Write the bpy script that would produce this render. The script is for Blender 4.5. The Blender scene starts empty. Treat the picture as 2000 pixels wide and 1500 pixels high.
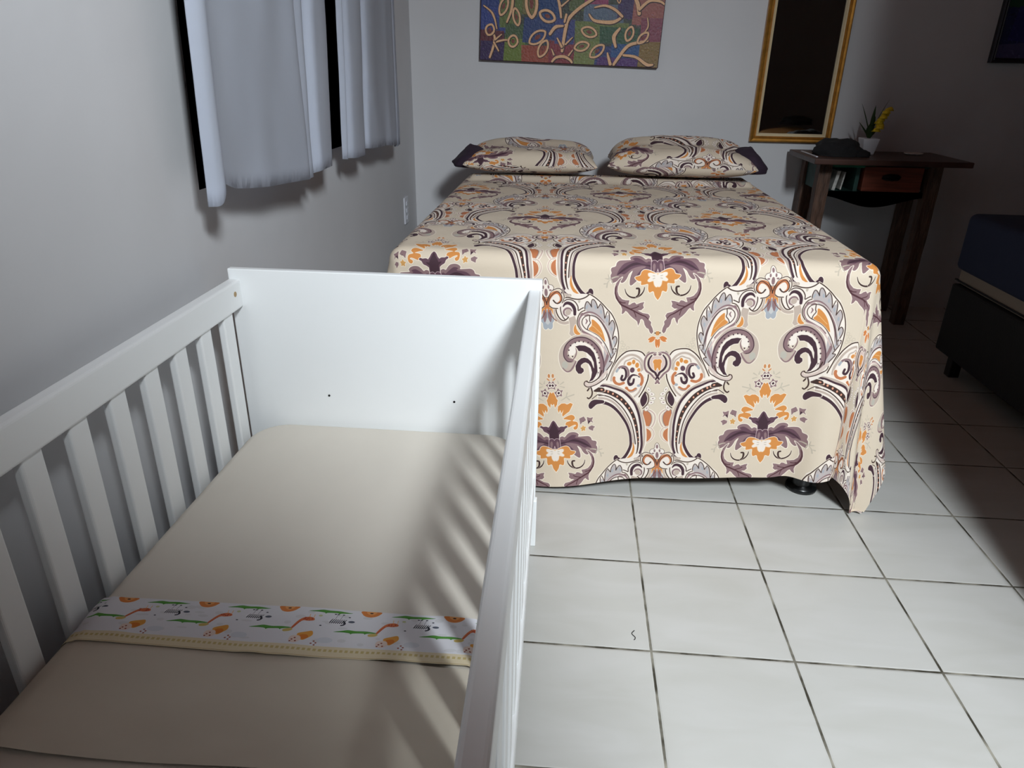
import bpy, bmesh, math, random
import numpy as np
from mathutils import Vector, Matrix, noise
random.seed(7)
S = 0.33                      # one floor tile is 33 cm; positions below are in tiles
sc = bpy.context.scene
col = sc.collection

# ------------------------------------------------------------------ camera, daylight, exposure
cam = bpy.data.cameras.new('camera'); co = bpy.data.objects.new('camera', cam); col.objects.link(co)
cam.sensor_width = 36; cam.lens = 1382.02 / 2000 * 36; cam.clip_start = .02
rt = Vector((0.99635848, 0.08375654, 0.01595705)); up = Vector((-0.04860088, 0.40413054, 0.91340925)); fw = Vector((-0.07005527, 0.91085858, -0.40672953))
m = Matrix((rt, up, -fw)).transposed().to_4x4(); m.translation = Vector((0.27176895, -3.90806872, 3.77605699)) * S
co.matrix_world = m
sc.camera = co
vs = sc.view_settings; vs.view_transform = 'Standard'; vs.look = 'None'; vs.gamma = 1; vs.use_curve_mapping = False
vs.exposure = 0.0
w = bpy.data.worlds.new('sky'); sc.world = w; w.use_nodes = True
w.node_tree.nodes['Background'].inputs[0].default_value = (.55, .72, 1, 1)
w.node_tree.nodes['Background'].inputs[1].default_value = 0.12
def area(name, loc, target, sx, sy, power, colr):
    l = bpy.data.lights.new(name, 'AREA'); l.shape = 'RECTANGLE'; l.size = sx; l.size_y = sy; l.energy = power; l.color = colr
    o = bpy.data.objects.new(name, l); col.objects.link(o); o.location = loc
    o.rotation_euler = (Vector(target) - Vector(loc)).to_track_quat('-Z', 'Y').to_euler(); return o
# daylight from the bright yard beyond the doorway behind the camera
area('doorway_daylight', (1.17, -2.5, 2.98), (.1, 1.0, .4), .50, .76, 226, (.89, .96, 1.0))

# ------------------------------------------------------------------ materials
def lin(c): return tuple(((v/255)/12.92 if v/255 <= .04045 else ((v/255+.055)/1.055)**2.4) for v in c)
def mat(name, rgb, rough=.6, metal=0, noise_scale=None, noise_amt=.1, bump=0, bump_scale=60, spec=None, stretch=None, coat=0, bdist=.01, bdet=5):
    m = bpy.data.materials.new(name); m.use_nodes = True; nt = m.node_tree; b = nt.nodes['Principled BSDF']
    c = lin(rgb) + (1,)
    b.inputs['Base Color'].default_value = c; b.inputs['Roughness'].default_value = rough; b.inputs['Metallic'].default_value = metal
    if spec is not None: b.inputs['Specular IOR Level'].default_value = spec
    if coat: b.inputs['Coat Weight'].default_value = coat
    tc = nt.nodes.new('ShaderNodeTexCoord'); mp = nt.nodes.new('ShaderNodeMapping'); nt.links.new(tc.outputs['Object'], mp.inputs[0])
    if stretch: mp.inputs['Scale'].default_value = stretch
    if noise_scale:
        n = nt.nodes.new('ShaderNodeTexNoise'); n.inputs['Scale'].default_value = noise_scale; n.inputs['Detail'].default_value = 6
        nt.links.new(mp.outputs[0], n.inputs['Vector'])
        r = nt.nodes.new('ShaderNodeValToRGB'); r.color_ramp.elements[0].position = .3; r.color_ramp.elements[1].position = .7
        r.color_ramp.elements[0].color = tuple(v*(1-noise_amt) for v in c[:3])+(1,); r.color_ramp.elements[1].color = tuple(min(1, v*(1+noise_amt*.6)) for v in c[:3])+(1,)
        nt.links.new(n.outputs[0], r.inputs[0]); nt.links.new(r.outputs[0], b.inputs['Base Color'])
    if bump:
        n2 = nt.nodes.new('ShaderNodeTexNoise'); n2.inputs['Scale'].default_value = bump_scale; n2.inputs['Detail'].default_value = bdet
        nt.links.new(mp.outputs[0], n2.inputs['Vector'])
        bp = nt.nodes.new('ShaderNodeBump'); bp.inputs['Strength'].default_value = bump; bp.inputs['Distance'].default_value = bdist
        nt.links.new(n2.outputs[0], bp.inputs['Height']); nt.links.new(bp.outputs[0], b.inputs['Normal'])
    return m
M = {}
M['wall'] = mat('painted plaster', (203, 203, 206), .75, noise_scale=1.6, noise_amt=.05, bump=.12, bump_scale=9)
M['wall2'] = mat('darkened low-bounce plaster', (138, 127, 120), .75, noise_scale=1.6, noise_amt=.05)  # unseen walls coloured darker to cut the light they bounce back
M['ceiling'] = mat('varnished wood boards', (190, 106, 58), .55, noise_scale=6, noise_amt=.3, stretch=(1, 12, 1))
M['white'] = mat('white lacquer', (240, 242, 243), .38, noise_scale=3, noise_amt=.015)
M['sheet'] = mat('cream cotton', (218, 211, 200), .85, noise_scale=5, noise_amt=.03, bump=.55, bump_scale=1.5, stretch=(1.6, .8, 1), bdist=.06, bdet=1.2)
M['sheet2'] = mat('cream top sheet cotton', (213, 204, 188), .85, noise_scale=5, noise_amt=.03, bump=.55, bump_scale=1.6, stretch=(.8, 2.4, 1), bdist=.06, bdet=1.2)
M['curtain'] = mat('white curtain cloth', (216, 222, 236), .8, bump=.1, bump_scale=8)
M['lining'] = mat('navy blackout lining', (62, 70, 110), .7)
M['rod'] = mat('brushed steel', (150, 150, 150), .35, 1)
M['gold'] = mat('gilded frame', (196, 140, 62), .32, .75, noise_scale=30, noise_amt=.25)
M['liner'] = mat('cream frame liner', (214, 196, 160), .5)
M['glass'] = mat('mirror glass', (225, 228, 228), .03, 1)
M['wood'] = mat('reclaimed dark wood', (92, 66, 52), .6, noise_scale=22, noise_amt=.5, bump=.6, bump_scale=40, stretch=(3, 3, .6))
M['woodtop'] = mat('dark stained table top', (72, 46, 38), .4, noise_scale=14, noise_amt=.4, stretch=(.5, 4, 1))
M['green'] = mat('old green paint', (36, 116, 88), .55, noise_scale=12, noise_amt=.35)
M['dgreen'] = mat('dark green paint', (46, 80, 74), .6, noise_scale=12, noise_amt=.35)
M['red'] = mat('worn red brown drawer paint', (128, 62, 42), .55, noise_scale=16, noise_amt=.45, stretch=(.4, 1, 5))
M['iron'] = mat('blackened iron', (26, 22, 20), .5, .6)
M['black'] = mat('black cloth', (17, 16, 19), .9, bump=.5, bump_scale=40)
M['blackup'] = mat('black upholstery', (30, 29, 30), .85, bump=.2, bump_scale=120)
M['navy'] = mat('navy bedspread', (38, 46, 72), .9, bump=.3, bump_scale=10)
M['tick'] = mat('beige mattress ticking', (150, 136, 122), .9)
M['plastic'] = mat('black plastic', (14, 16, 17), .28)
M['leg'] = mat('black leg paint', (22, 21, 22), .5)
M['tan'] = mat('tan canvas', (222, 178, 116), .85, bump=.3, bump_scale=30)
M['pot'] = mat('white ceramic', (222, 222, 228), .3)
M['leaf'] = mat('green leaf', (58, 84, 40), .6, noise_scale=40, noise_amt=.3)
M['yellow'] = mat('yellow petals', (222, 188, 30), .7, noise_scale=60, noise_amt=.25)
M['paper'] = mat('white paper', (215, 212, 206), .7, noise_scale=50, noise_amt=.3)
M['plate'] = mat('white plastic plate', (205, 207, 215), .35)
M['dark'] = mat('dark hole', (12, 10, 9), .9)
M['plum'] = mat('plum pillow lining', (44, 28, 46), .85, bump=.2, bump_scale=30)
M['boxframe'] = mat('dark picture frame', (22, 20, 34), .4)
M['woodhole'] = mat('bare wood plug', (176, 150, 112), .8)
M['glasspane'] = mat('window glass', (120, 130, 140), .1)
M['outside'] = mat('rough render', (190, 186, 180), .9)

def floor_mat():
    m = bpy.data.materials.new('ceramic floor tiles'); m.use_nodes = True; nt = m.node_tree; L = nt.links; b = nt.nodes['Principled BSDF']
    tc = nt.nodes.new('ShaderNodeTexCoord'); sep = nt.nodes.new('ShaderNodeSeparateXYZ')
    sca = nt.nodes.new('ShaderNodeVectorMath'); sca.operation = 'SCALE'; sca.inputs['Scale'].default_value = 1/S
    wob = nt.nodes.new('ShaderNodeTexNoise'); wob.inputs['Scale'].default_value = 30; L.new(tc.outputs['Object'], wob.inputs['Vector'])
    L.new(tc.outputs['Object'], sca.inputs[0]); L.new(sca.outputs[0], sep.inputs[0])
    def mth(op, a, bb=None):
        n = nt.nodes.new('ShaderNodeMath'); n.operation = op
        for i, v in enumerate((a, bb)):
            if v is None: continue
            if isinstance(v, (int, float)): n.inputs[i].default_value = v
            else: L.new(v, n.inputs[i])
        return n.outputs[0]
    def dist(o):
        a = mth('ADD', o, .5); f = mth('FRACT', a); return mth('ABSOLUTE', mth('SUBTRACT', f, .5))
    d = mth('MINIMUM', dist(sep.outputs[0]), dist(sep.outputs[1]))
    d = mth('ADD', d, mth('MULTIPLY', mth('SUBTRACT', wob.outputs[0], .5), .006))
    grout = mth('LESS_THAN', d, .0088)
    edge = nt.nodes.new('ShaderNodeMapRange'); edge.inputs[1].default_value = .008; edge.inputs[2].default_value = .02; L.new(d, edge.inputs[0])
    nz = nt.nodes.new('ShaderNodeTexNoise'); nz.inputs['Scale'].default_value = 3.2; nz.inputs['Detail'].default_value = 8; nz.inputs['Distortion'].default_value = .8
    mp = nt.nodes.new('ShaderNodeMapping'); mp.inputs['Rotation'].default_value = (0, 0, -.6); mp.inputs['Scale'].default_value = (1, 3.5, 1)
    L.new(tc.outputs['Object'], mp.inputs[0]); L.new(mp.outputs[0], nz.inputs['Vector'])
    r = nt.nodes.new('ShaderNodeValToRGB'); r.color_ramp.elements[0].position = .3; r.color_ramp.elements[1].position = .72
    r.color_ramp.elements[0].color = lin((186, 185, 180))+(1,); r.color_ramp.elements[1].color = lin((195, 194, 191))+(1,)
    L.new(nz.outputs[0], r.inputs[0])
    gn = nt.nodes.new('ShaderNodeTexNoise'); gn.inputs['Scale'].default_value = 11; gn.inputs['Detail'].default_value = 4; L.new(tc.outputs['Object'], gn.inputs['Vector'])
    gr = nt.nodes.new('ShaderNodeValToRGB'); gr.color_ramp.elements[0].position = .42; gr.color_ramp.elements[1].position = .66
    gr.color_ramp.elements[0].color = lin((58, 54, 44))+(1,); gr.color_ramp.elements[1].color = lin((150, 146, 134))+(1,)
    L.new(gn.outputs[0], gr.inputs[0])
    vor = nt.nodes.new('ShaderNodeTexVoronoi'); vor.inputs['Scale'].default_value = 7; L.new(tc.outputs['Object'], vor.inputs['Vector'])
    sp = mth('LESS_THAN', vor.outputs['Distance'], .014)
    mx = nt.nodes.new('ShaderNodeMix'); mx.data_type = 'RGBA'; L.new(grout, mx.inputs[0]); L.new(r.outputs[0], mx.inputs[6]); L.new(gr.outputs[0], mx.inputs[7])
    mx2 = nt.nodes.new('ShaderNodeMix'); mx2.data_type = 'RGBA'; L.new(sp, mx2.inputs[0]); L.new(mx.outputs[2], mx2.inputs[6]); mx2.inputs[7].default_value = lin((96, 88, 78))+(1,)
    L.new(mx2.outputs[2], b.inputs['Base Color'])
    rg = mth('ADD', mth('MULTIPLY', grout, .5), .34); L.new(rg, b.inputs['Roughness'])
    bp = nt.nodes.new('ShaderNodeBump'); bp.inputs['Strength'].default_value = .5; bp.inputs['Distance'].default_value = .002; L.new(edge.outputs[0], bp.inputs['Height']); L.new(bp.outputs[0], b.inputs['Normal'])
    return m
M['floor'] = floor_mat()

# ------------------------------------------------------------------ object helpers (all lengths in tiles)
WL = {}
def tag(o, label=None, cat=None, group=None, kind=None):
    for k, v in (('label', label), ('category', cat), ('group', group), ('kind', kind)):
        if v: o[k] = v
    return o
def thing(name, label, cat, loc, group=None):
    o = bpy.data.objects.new(name, None); col.objects.link(o); o.location = Vector(loc)*S; o.empty_display_size = .05
    WL[o] = Vector(loc); return tag(o, label, cat, group)
def obj(name, bm, material, parent=None, smoothsh=False, origin=None):
    base = WL[parent] if parent is not None and parent in WL else Vector((0, 0, 0))
    if parent is not None and parent not in WL: raise RuntimeError(name)
    org = base
    loc = Vector((0, 0, 0))
    if origin is not None: loc = Vector(origin) - base; org = Vector(origin)
    for v in bm.verts: v.co = (v.co - org) * S
    me = bpy.data.meshes.new(name); bm.to_mesh(me); bm.free()
    for mm in (material if isinstance(material, (list, tuple)) else [material]): me.materials.append(mm)
    if smoothsh:
        for p in me.polygons: p.use_smooth = True
    o = bpy.data.objects.new(name, me); col.objects.link(o); o.location = loc * S
    WL[o] = org
    if parent is not None: o.parent = parent
    return o
def bevel(bm, wd, seg=2, ang=30):
    if wd <= 0: return bm
    es = [e for e in bm.edges if e.is_boundary is False and e.calc_face_angle(0) > math.radians(ang)]
    bmesh.ops.bevel(bm, geom=es, offset=wd, segments=seg, affect='EDGES', profile=.5)
    return bm
def box(x0, x1, y0, y1, z0, z1, bv=0, seg=2, bm=None, sub=None):
    own = bm is None; b = bmesh.new()
    bmesh.ops.create_cube(b, size=1)
    for v in b.verts: v.co = Vector(((x0+x1)/2+v.co.x*(x1-x0), (y0+y1)/2+v.co.y*(y1-y0), (z0+z1)/2+v.co.z*(z1-z0)))
    bevel(b, bv, seg)
    if own: return b
    join(bm, b); return bm
def join(a, b):
    vm = {}
    for v in b.verts: vm[v] = a.verts.new(v.co)
    for f in b.faces:
        try:
            nf = a.faces.new([vm[v] for v in f.verts]); nf.smooth = f.smooth; nf.material_index = f.material_index
        except ValueError: pass
    b.free(); return a
def grid(nu, nv, fn, bm=None, closed_u=False):
    bm = bm or bmesh.new(); vs_ = [[bm.verts.new(fn(i/(nu-1) if not closed_u else i/nu, j/(nv-1))) for i in range(nu)] for j in range(nv)]
    for j in range(nv-1):
        for i in range(nu if closed_u else nu-1):
            k = (i+1) % nu; bm.faces.new((vs_[j][i], vs_[j][k], vs_[j+1][k], vs_[j+1][i]))
    return bm
def lathe(cx, cy, prof, n=28, bm=None, cap=True):
    bm = bm or bmesh.new(); rings = []
    for r_, z in prof: rings.append([bm.verts.new((cx+r_*math.cos(6.28318*i/n), cy+r_*math.sin(6.28318*i/n), z)) for i in range(n)])
    for a, b in zip(rings, rings[1:]):
        for i in range(n): k = (i+1) % n; bm.faces.new((a[i], a[k], b[k], b[i]))
    if cap: bm.faces.new(rings[0][::-1]); bm.faces.new(rings[-1])
    return bm
def tube(pts, r_, n=8, bm=None, rad=None):
    bm = bm or bmesh.new(); P = [Vector(p) for p in pts]; rings = []
    for i, p in enumerate(P):
        t = (P[min(i+1, len(P)-1)]-P[max(i-1, 0)]).normalized(); a = t.orthogonal().normalized(); b = t.cross(a); rr = rad[i] if rad else r_
        if i and rings:
            pa = (prev - t*prev.dot(t)).normalized(); a = pa; b = t.cross(a)
        prev = a
        rings.append([bm.verts.new(p+(a*math.cos(6.28318*k/n)+b*math.sin(6.28318*k/n))*rr) for k in range(n)])
    for a, b in zip(rings, rings[1:]):
        for i in range(n): k = (i+1) % n; bm.faces.new((a[i], a[k], b[k], b[i]))
    bm.faces.new(rings[0][::-1]); bm.faces.new(rings[-1]); return bm
def rrect(x0, x1, y0, y1, rc, n=8):
    out = []
    for cx, cy, a0 in ((x1-rc, y0+rc, -90), (x1-rc, y1-rc, 0), (x0+rc, y1-rc, 90), (x0+rc, y0+rc, 180)):
        for k in range(n+1):
            a = math.radians(a0+90*k/n); out.append((cx+rc*math.cos(a), cy+rc*math.sin(a)))
    return out
def slab(x0, x1, y0, y1, z0, z1, rc, re, crown=0., puff=0.):
    """rounded block: mattress, cushion"""
    bm = bmesh.new(); loops = []
    spec = [(re, z0)]+[(re*(1-math.sin(a)), z0+re*(1-math.cos(a))) for a in (.4, .8, 1.2, 1.57)]
    spec += [(re*(1-math.cos(a))-puff*0, z1-re+re*math.sin(a)) for a in (0, .4, .8, 1.2, 1.57)]
    half = min(x1-x0, y1-y0)/2
    for f in (.25, .5, .75, .97): spec.append((re+(half-re)*f, z1+crown*math.sin(f*1.5708)))
    for ins, z in spec:
        r2 = max(.002, rc-ins if rc > ins else .02*rc)
        loops.append([bm.verts.new((x, y, z)) for x, y in rrect(x0+ins, x1-ins, y0+ins, y1-ins, min(r2, half-ins-.0005) if half-ins > .001 else .001)])
    for a, b in zip(loops, loops[1:]):
        for i in range(len(a)): k = (i+1) % len(a); bm.faces.new((a[i], a[k], b[k], b[i]))
    bm.faces.new(loops[0][::-1]); bm.faces.new(loops[-1]); return bm
def lump(c, r_, seed=0, amp=.18, fq=2.0, flat=.0, sub=4):
    bm = bmesh.new(); bmesh.ops.create_icosphere(bm, subdivisions=sub, radius=1)
    for v in bm.verts:
        p = v.co.copy(); n = noise.fractal(p*fq+Vector((seed*7.1, seed*3.3, 0)), .9, 2.1, 4)
        p *= 1+amp*n
        if p.z < -flat: p.z = -flat
        v.co = Vector((c[0]+p.x*r_[0], c[1]+p.y*r_[1], c[2]+(p.z+flat)*r_[2]))
    for f in bm.faces: f.smooth = True
    return bm

# ------------------------------------------------------------------ printed fabric, drawn shape by shape
CREAM=(208,193,173); HALO=(235,223,207); PLUM=(60,34,45); BROWN=(58,36,30); MAUVE=(132,104,106); DUSK=(92,62,74)
GREY=(182,164,151); ORANGE=(203,133,66); RUST=(183,112,72); BLUE=(158,162,168); WHITE=(228,216,205); TWIG=(184,172,155)
class Canvas:
    def __init__(s, w, h, bg, wrap=False):
        s.w,s.h,s.wrap=w,h,wrap
        s.a=np.empty((h,w,3),np.float32); s.a[:]=np.array(bg,np.float32)/255
    def put(s, mask, x0, y0, col):
        h,w=mask.shape
        c=np.array(col,np.float32)/255
        if s.wrap:
            ys=(np.arange(y0,y0+h)%s.h)[:,None]; xs=(np.arange(x0,x0+w)%s.w)[None,:]
            s.a[ys,xs]=s.a[ys,xs]*(1-mask[...,None])+c*mask[...,None]
        else:
            a0,b0=max(0,-x0),max(0,-y0); a1,b1=min(w,s.w-x0),min(h,s.h-y0)
            if a1<=a0 or b1<=b0: return
            m=mask[b0:b1,a0:a1,None]; r=s.a[y0+b0:y0+b1,x0+a0:x0+a1]
            r[:]=r*(1-m)+c*m
    def poly(s, pts, col, grow=0.0):
        P=np.asarray(pts,np.float32); pad=grow+2
        x0=int(np.floor(P[:,0].min()-pad)); x1=int(np.ceil(P[:,0].max()+pad)); y0=int(np.floor(P[:,1].min()-pad)); y1=int(np.ceil(P[:,1].max()+pad))
        X,Yv=np.meshgrid(np.arange(x0,x1)+.5,np.arange(y0,y1)+.5)
        ins=np.zeros(X.shape,bool); d2=np.full(X.shape,1e9,np.float32); n=len(P)
        for i in range(n):
            ax,ay=P[i]; bx,by=P[(i+1)%n]
            c=((ay>Yv)!=(by>Yv)); 
            if ay!=by: ins^=c&(X<(bx-ax)*(Yv-ay)/(by-ay)+ax)
            lx0,lx1=int(max(0,min(ax,bx)-pad-x0)),int(max(ax,bx)+pad-x0+1); ly0,ly1=int(max(0,min(ay,by)-pad-y0)),int(max(ay,by)+pad-y0+1)
            xx=X[ly0:ly1,lx0:lx1]; yy=Yv[ly0:ly1,lx0:lx1]
            L=(bx-ax)**2+(by-ay)**2+1e-9; t=np.clip(((xx-ax)*(bx-ax)+(yy-ay)*(by-ay))/L,0,1)
            dd=(xx-ax-t*(bx-ax))**2+(yy-ay-t*(by-ay))**2
            d2[ly0:ly1,lx0:lx1]=np.minimum(d2[ly0:ly1,lx0:lx1],dd)
        d=np.sqrt(d2)*np.where(ins,1,-1)
        s.put(np.clip(d+grow+.5,0,1).astype(np.float32),x0,y0,col)
    def line(s, pts, wid, col):
        P=np.asarray(pts,np.float32); n=len(P); W=np.interp(np.linspace(0,1,n),np.linspace(0,1,len(wid)),wid)/2
        pad=W.max()+2
        x0=int(np.floor(P[:,0].min()-pad)); x1=int(np.ceil(P[:,0].max()+pad)); y0=int(np.floor(P[:,1].min()-pad)); y1=int(np.ceil(P[:,1].max()+pad))
        X,Yv=np.meshgrid(np.arange(x0,x1)+.5,np.arange(y0,y1)+.5)
        m=np.full(X.shape,-1e9,np.float32)
        for i in range(n-1):
            ax,ay=P[i]; bx,by=P[i+1]; L=(bx-ax)**2+(by-ay)**2+1e-9
            lx0,lx1=int(max(0,min(ax,bx)-pad-x0)),int(max(ax,bx)+pad-x0+1); ly0,ly1=int(max(0,min(ay,by)-pad-y0)),int(max(ay,by)+pad-y0+1)
            xx=X[ly0:ly1,lx0:lx1]; yy=Yv[ly0:ly1,lx0:lx1]
            t=np.clip(((xx-ax)*(bx-ax)+(yy-ay)*(by-ay))/L,0,1)
            dd=W[i]+(W[i+1]-W[i])*t-np.sqrt((xx-ax-t*(bx-ax))**2+(yy-ay-t*(by-ay))**2)
            m[ly0:ly1,lx0:lx1]=np.maximum(m[ly0:ly1,lx0:lx1],dd)
        s.put(np.clip(m+.5,0,1),x0,y0,col)
def smooth(pts, closed, k=5):
    P=np.asarray(pts,float); n=len(P)
    if n<3: return P
    out=[]
    for i in range(n if closed else n-1):
        g=(lambda j:P[j%n]) if closed else (lambda j:P[min(max(j,0),n-1)])
        p0,p1,p2,p3=g(i-1),g(i),g(i+1),g(i+2)
        for t in np.arange(k)/k:
            out.append(.5*((2*p1)+(p2-p0)*t+(2*p0-5*p1+4*p2-p3)*t*t+(3*p1-p0-3*p2+p3)*t**3))
    if not closed: out.append(P[-1])
    return np.array(out)
def N(t):
    v=[float(q) for q in t.replace(',',' ').split()]
    return np.array(v).reshape(-1,2)
# tiles of the drawing: each block of the print has its own origin; units are 1/15 of 13 pixels
ORG={'1':(1270,490),'2':(1390,490),'3':(1270,610),'4':(1390,590),'5':(1270,730),'6':(1390,710),'7':(1270,840),'8':(1480,800)}
def to_tile(o, P):
    """drawing units -> texture pixels of the repeat (via the flat front of the bedspread)"""
    out = []
    for a, b in P:
        x = ORG[o][0]+a/1.1538462; y = ORG[o][1]+b/1.1538462
        X_, Y_ = (x-1000)/1382.02, (750-y)/1382.02
        d = (-0.07005527+0.99635848*X_-0.04860088*Y_, 0.91085858+0.08375654*X_+0.40413054*Y_, -0.40672953+0.01595705*X_+0.91340925*Y_)
        t = (2.08+3.90806872)/d[1]; dx = .27176895+d[0]*t-1.038; dz = 3.77605699+d[2]*t-2.264
        p = dx*.995725+dz*.09237; q = dx*.09237-dz*.995725
        out.append((p, q))
    return np.array(out)
TW, TH_ = 840, 1438
PX = TW/1.93
def build_fabric():
    cv = Canvas(TW, TH_, CREAM, True)
    def stamp(P, fn):
        for sg in (1, -1):
            for k in (0, 1):
                Q = P.copy(); Q[:, 0] = sg*Q[:, 0]+k*.965; Q[:, 1] = Q[:, 1]+k*1.652
                fn(Q*PX)
    def F(o, t, c, halo=2.2, hc=HALO, sm=True):
        P = N(t) if isinstance(t, str) else np.array(t, float)
        if sm: P = smooth(P, True, 4)
        P = to_tile(o, P)
        if halo: stamp(P, lambda Q: cv.poly(Q, hc, halo*1.0))
        stamp(P, lambda Q: cv.poly(Q, c))
    def Ln(o, t, wd, c, halo=0, hc=HALO):
        P = to_tile(o, smooth(N(t), False, 5)); W = [v*1.8 for v in (wd if isinstance(wd, (list, tuple)) else [wd])]
        if len(W) == 1: W = W*2
        if halo: stamp(P, lambda Q: cv.line(Q, [v+halo*2 for v in W], hc))
        stamp(P, lambda Q: cv.line(Q, W, c))
    def E(o, x, y, rx, ry, c, halo=0, hc=HALO, rot=0):
        a = np.linspace(0, 2*math.pi, 15)[:-1]; r = math.radians(rot)
        P = np.stack([x+rx*np.cos(a)*math.cos(r)-ry*np.sin(a)*math.sin(r), y+rx*np.cos(a)*math.sin(r)+ry*np.sin(a)*math.cos(r)], 1)
        F(o, P, c, halo, hc, False)
    def star(o, x, y, R_, c, rot=0, n=5, inn=.55):
        P = [(x+(R_ if k % 2 == 0 else R_*inn)*math.sin(math.pi*k/n+rot), y-(R_ if k % 2 == 0 else R_*inn)*math.cos(math.pi*k/n+rot)) for k in range(2*n)]
        F(o, P, c, 1.5, HALO, False)
    # --- side field: rounded dome with little paisleys
    F('3', '43 103 50 94 60 89 74 87 86 88 98 95 108 105 118 120 125 134 133 150 150 152 150 165 120 172 95 185 80 197 66 212 57 205 46 178 38 157 36 143 42 130 44 115', WHITE, 0, sm=False)
    Ln('3', '50 132 49 118 54 108 62 101 72 97 82 97 92 101 103 110 112 123 119 137 121 150', 5, GREY)
    Ln('3', '53 135 53 122 57 113 64 108 71 104 80 107 89 110 92 118', 3.2, GREY)
    Ln('3', '47 150 50 166 57 182 68 192', 4, GREY)
    Ln('3', '43 103 50 94 60 89 74 87 86 88 98 95 108 105 118 120 125 134 132 148', 2.6, BROWN, 2)
    Ln('3', '43 103 39 97 35 94', 2.4, BROWN)
    Ln('3', '36 144 38 157 46 176 57 193', 2.6, BROWN, 3)
    for x, y, a, b in ((62, 121, 4.5, 6), (70, 113, 4, 5.5), (80, 116, 5.5, 4.5), (58, 132, 4, 4.5)): E('3', x, y, a, b, ORANGE, 1.5)
    Ln('3', '109 130 103 123 95 121 87 124 82 134 82 146', 5, MAUVE, 2)
    Ln('3', '106 126 109 131', 5, BLUE)
    Ln('5', '115 6 115 12 110 19 102 22 93 20', 6.5, RUST, 2)
    Ln('3', '97 124 91 126 87 135 88 146 93 152 98 149 96 142', [3, 5, 5.5, 5], PLUM, 1)
    Ln('3', '95 128 91 136 91 145 94 148', 1.3, HALO)
    E('3', 73, 131, 5.5, 6, DUSK, 1.5)
    Ln('5', '56 3 51 10 50 20 53 27', 6.5, RUST, 2); E('5', 58, 29, 4, 3, BLUE)
    Ln('5', '65 36 73 40 82 38 86 32', 7, RUST, 2); Ln('5', '62 36 70 41 80 42', 1.8, BLUE)
    Ln('5', '56 10 63 6 72 4 79 10 81 18 78 25 72 22 70 14', [2, 4, 7, 7, 6], PLUM, 1.5)
    Ln('5', '60 8 68 7 72 14 74 20 78 20 79 15', 1.3, HALO)
    # daisy and lobes at the side of the stripes
    Ln('5', '43 84 31 87 21 97 21 111 27 123 35 127', 3.5, (196, 172, 160), 3)
    F('5', '46 86 34 91 29 100 29 111 33 120 39 126 46 127', RUST, 2.5, MAUVE)
    Ln('7', '40 -4 28 0 22 12 27 24 38 31', 2.5, (196, 172, 160), 2)
    F('7', '46 -1 32 4 28 14 31 23 38 29 46 30', RUST, 2)
    for x, y, rr in ((35, 40, -60), (28, 50, -20), (25.5, 60, 0), (29, 69, 20), (39, 81, 60)):
        E('5', x, y, 6.5, 3.8, WHITE, 2, TWIG, rr); E('5', x, y, 2.2, 1, MAUVE, 0, rot=rr)
    F('5', '44 44 54 62 49 77 41 70 38 60 40 52', PLUM, 2)
    Ln('5', '43 44 37 50 35 60 37 70 43 77 48 81', 2, BROWN)
    # --- sweeping dotted stripes
    F('5', '150 15 120 20 95 31 78 45 65 62 55 80 47 100 42 120 40 140 41 160 45 170 49 182 58 196 70 207 85 214 100 213 112 208 105 200 95 196 82 180 76 165 74 147 77 130 84 114 94 97 106 80 120 67 135 59 150 55', WHITE, 2.5)
    Ln('5', '150 17 120 23 95 35 80 47 68 62 57 80 50 98 46 115 44 140 45 158 48 170 56 185 66 197 80 209', 5, GREY)
    Ln('5', '150 20.5 135 22 115 30 95 39 80 52 68 67 61 82 56 98 52 120 51 135 50 150 50 166 54 181 63 195 72 204 82 209', [3.8, 5, 5, 5, 3.6], PLUM)
    Ln('5', '152 31 135 35 118 42 100 54 87 68 77 82 69 98 63 118 60 135 58 150 58 165 60 178', [8, 10, 9, 7, 4.5, 2.4], BROWN)
    for i, (x, y) in enumerate(((144, 30), (136, 33), (128, 36), (117, 42), (107, 49), (97, 57), (87, 67), (79, 78), (73, 89), (68, 103), (64, 118), (60, 133), (58, 146), (57, 155))):
        E('5', x, y, 2.6-.1*i, 3-.12*i, (212, 150, 124))
    Ln('5', '60 178 66 190 76 200 86 206', 2, BROWN)
    Ln('5', '150 42.5 135 44.5 120 51.5 105 64 92 79 82 95 74 112 69 130 66 145 64 160', 2.3, BROWN)
    Ln('5', '150 48 132 52 115 62 101 77 90 93 80 112 74 130 70 145 68 158', [4.5, 4.5, 3], GREY)
    Ln('5', '70 157 68 168 71 180 80 191 93 200 108 205', [1, 5, 6.5, 5, 2.5], ORANGE)
    Ln('5', '86 205 96 209 108 209', 3, BLUE)
    Ln('5', '158 57 150 57.5 135 61 120 69 106 82 94 98 84 115 77 135 75 150 75 162 80 175 88 187 97 194 106 195', [9, 7.5, 6, 5.5, 6, 7, 8], PLUM, 2)
    E('7', 108.5, 61.5, 5.5, 7, PLUM, 2)
    F('7', '100 71 97 66 103 60 112 62 112 69', PLUM, 0)
    F('6', '0 78 12 75 22 74 30 77 35 84 34 91 29 94 23 90 15 85 0 84', PLUM, 2.2)
    F('6', '0 50 12 47 20 45 22 50 22 56 0 58', BROWN, 1.5); E('6', 5, 53, 3, 1.8, (212, 150, 124), 0, rot=-15)
    Ln('6', '0 46 8 44 16 43 22 46 23 52', 2.6, PLUM)
    Ln('6', '0 67 12 63 20 67 27 72', 1.8, BROWN, 1)
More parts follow.
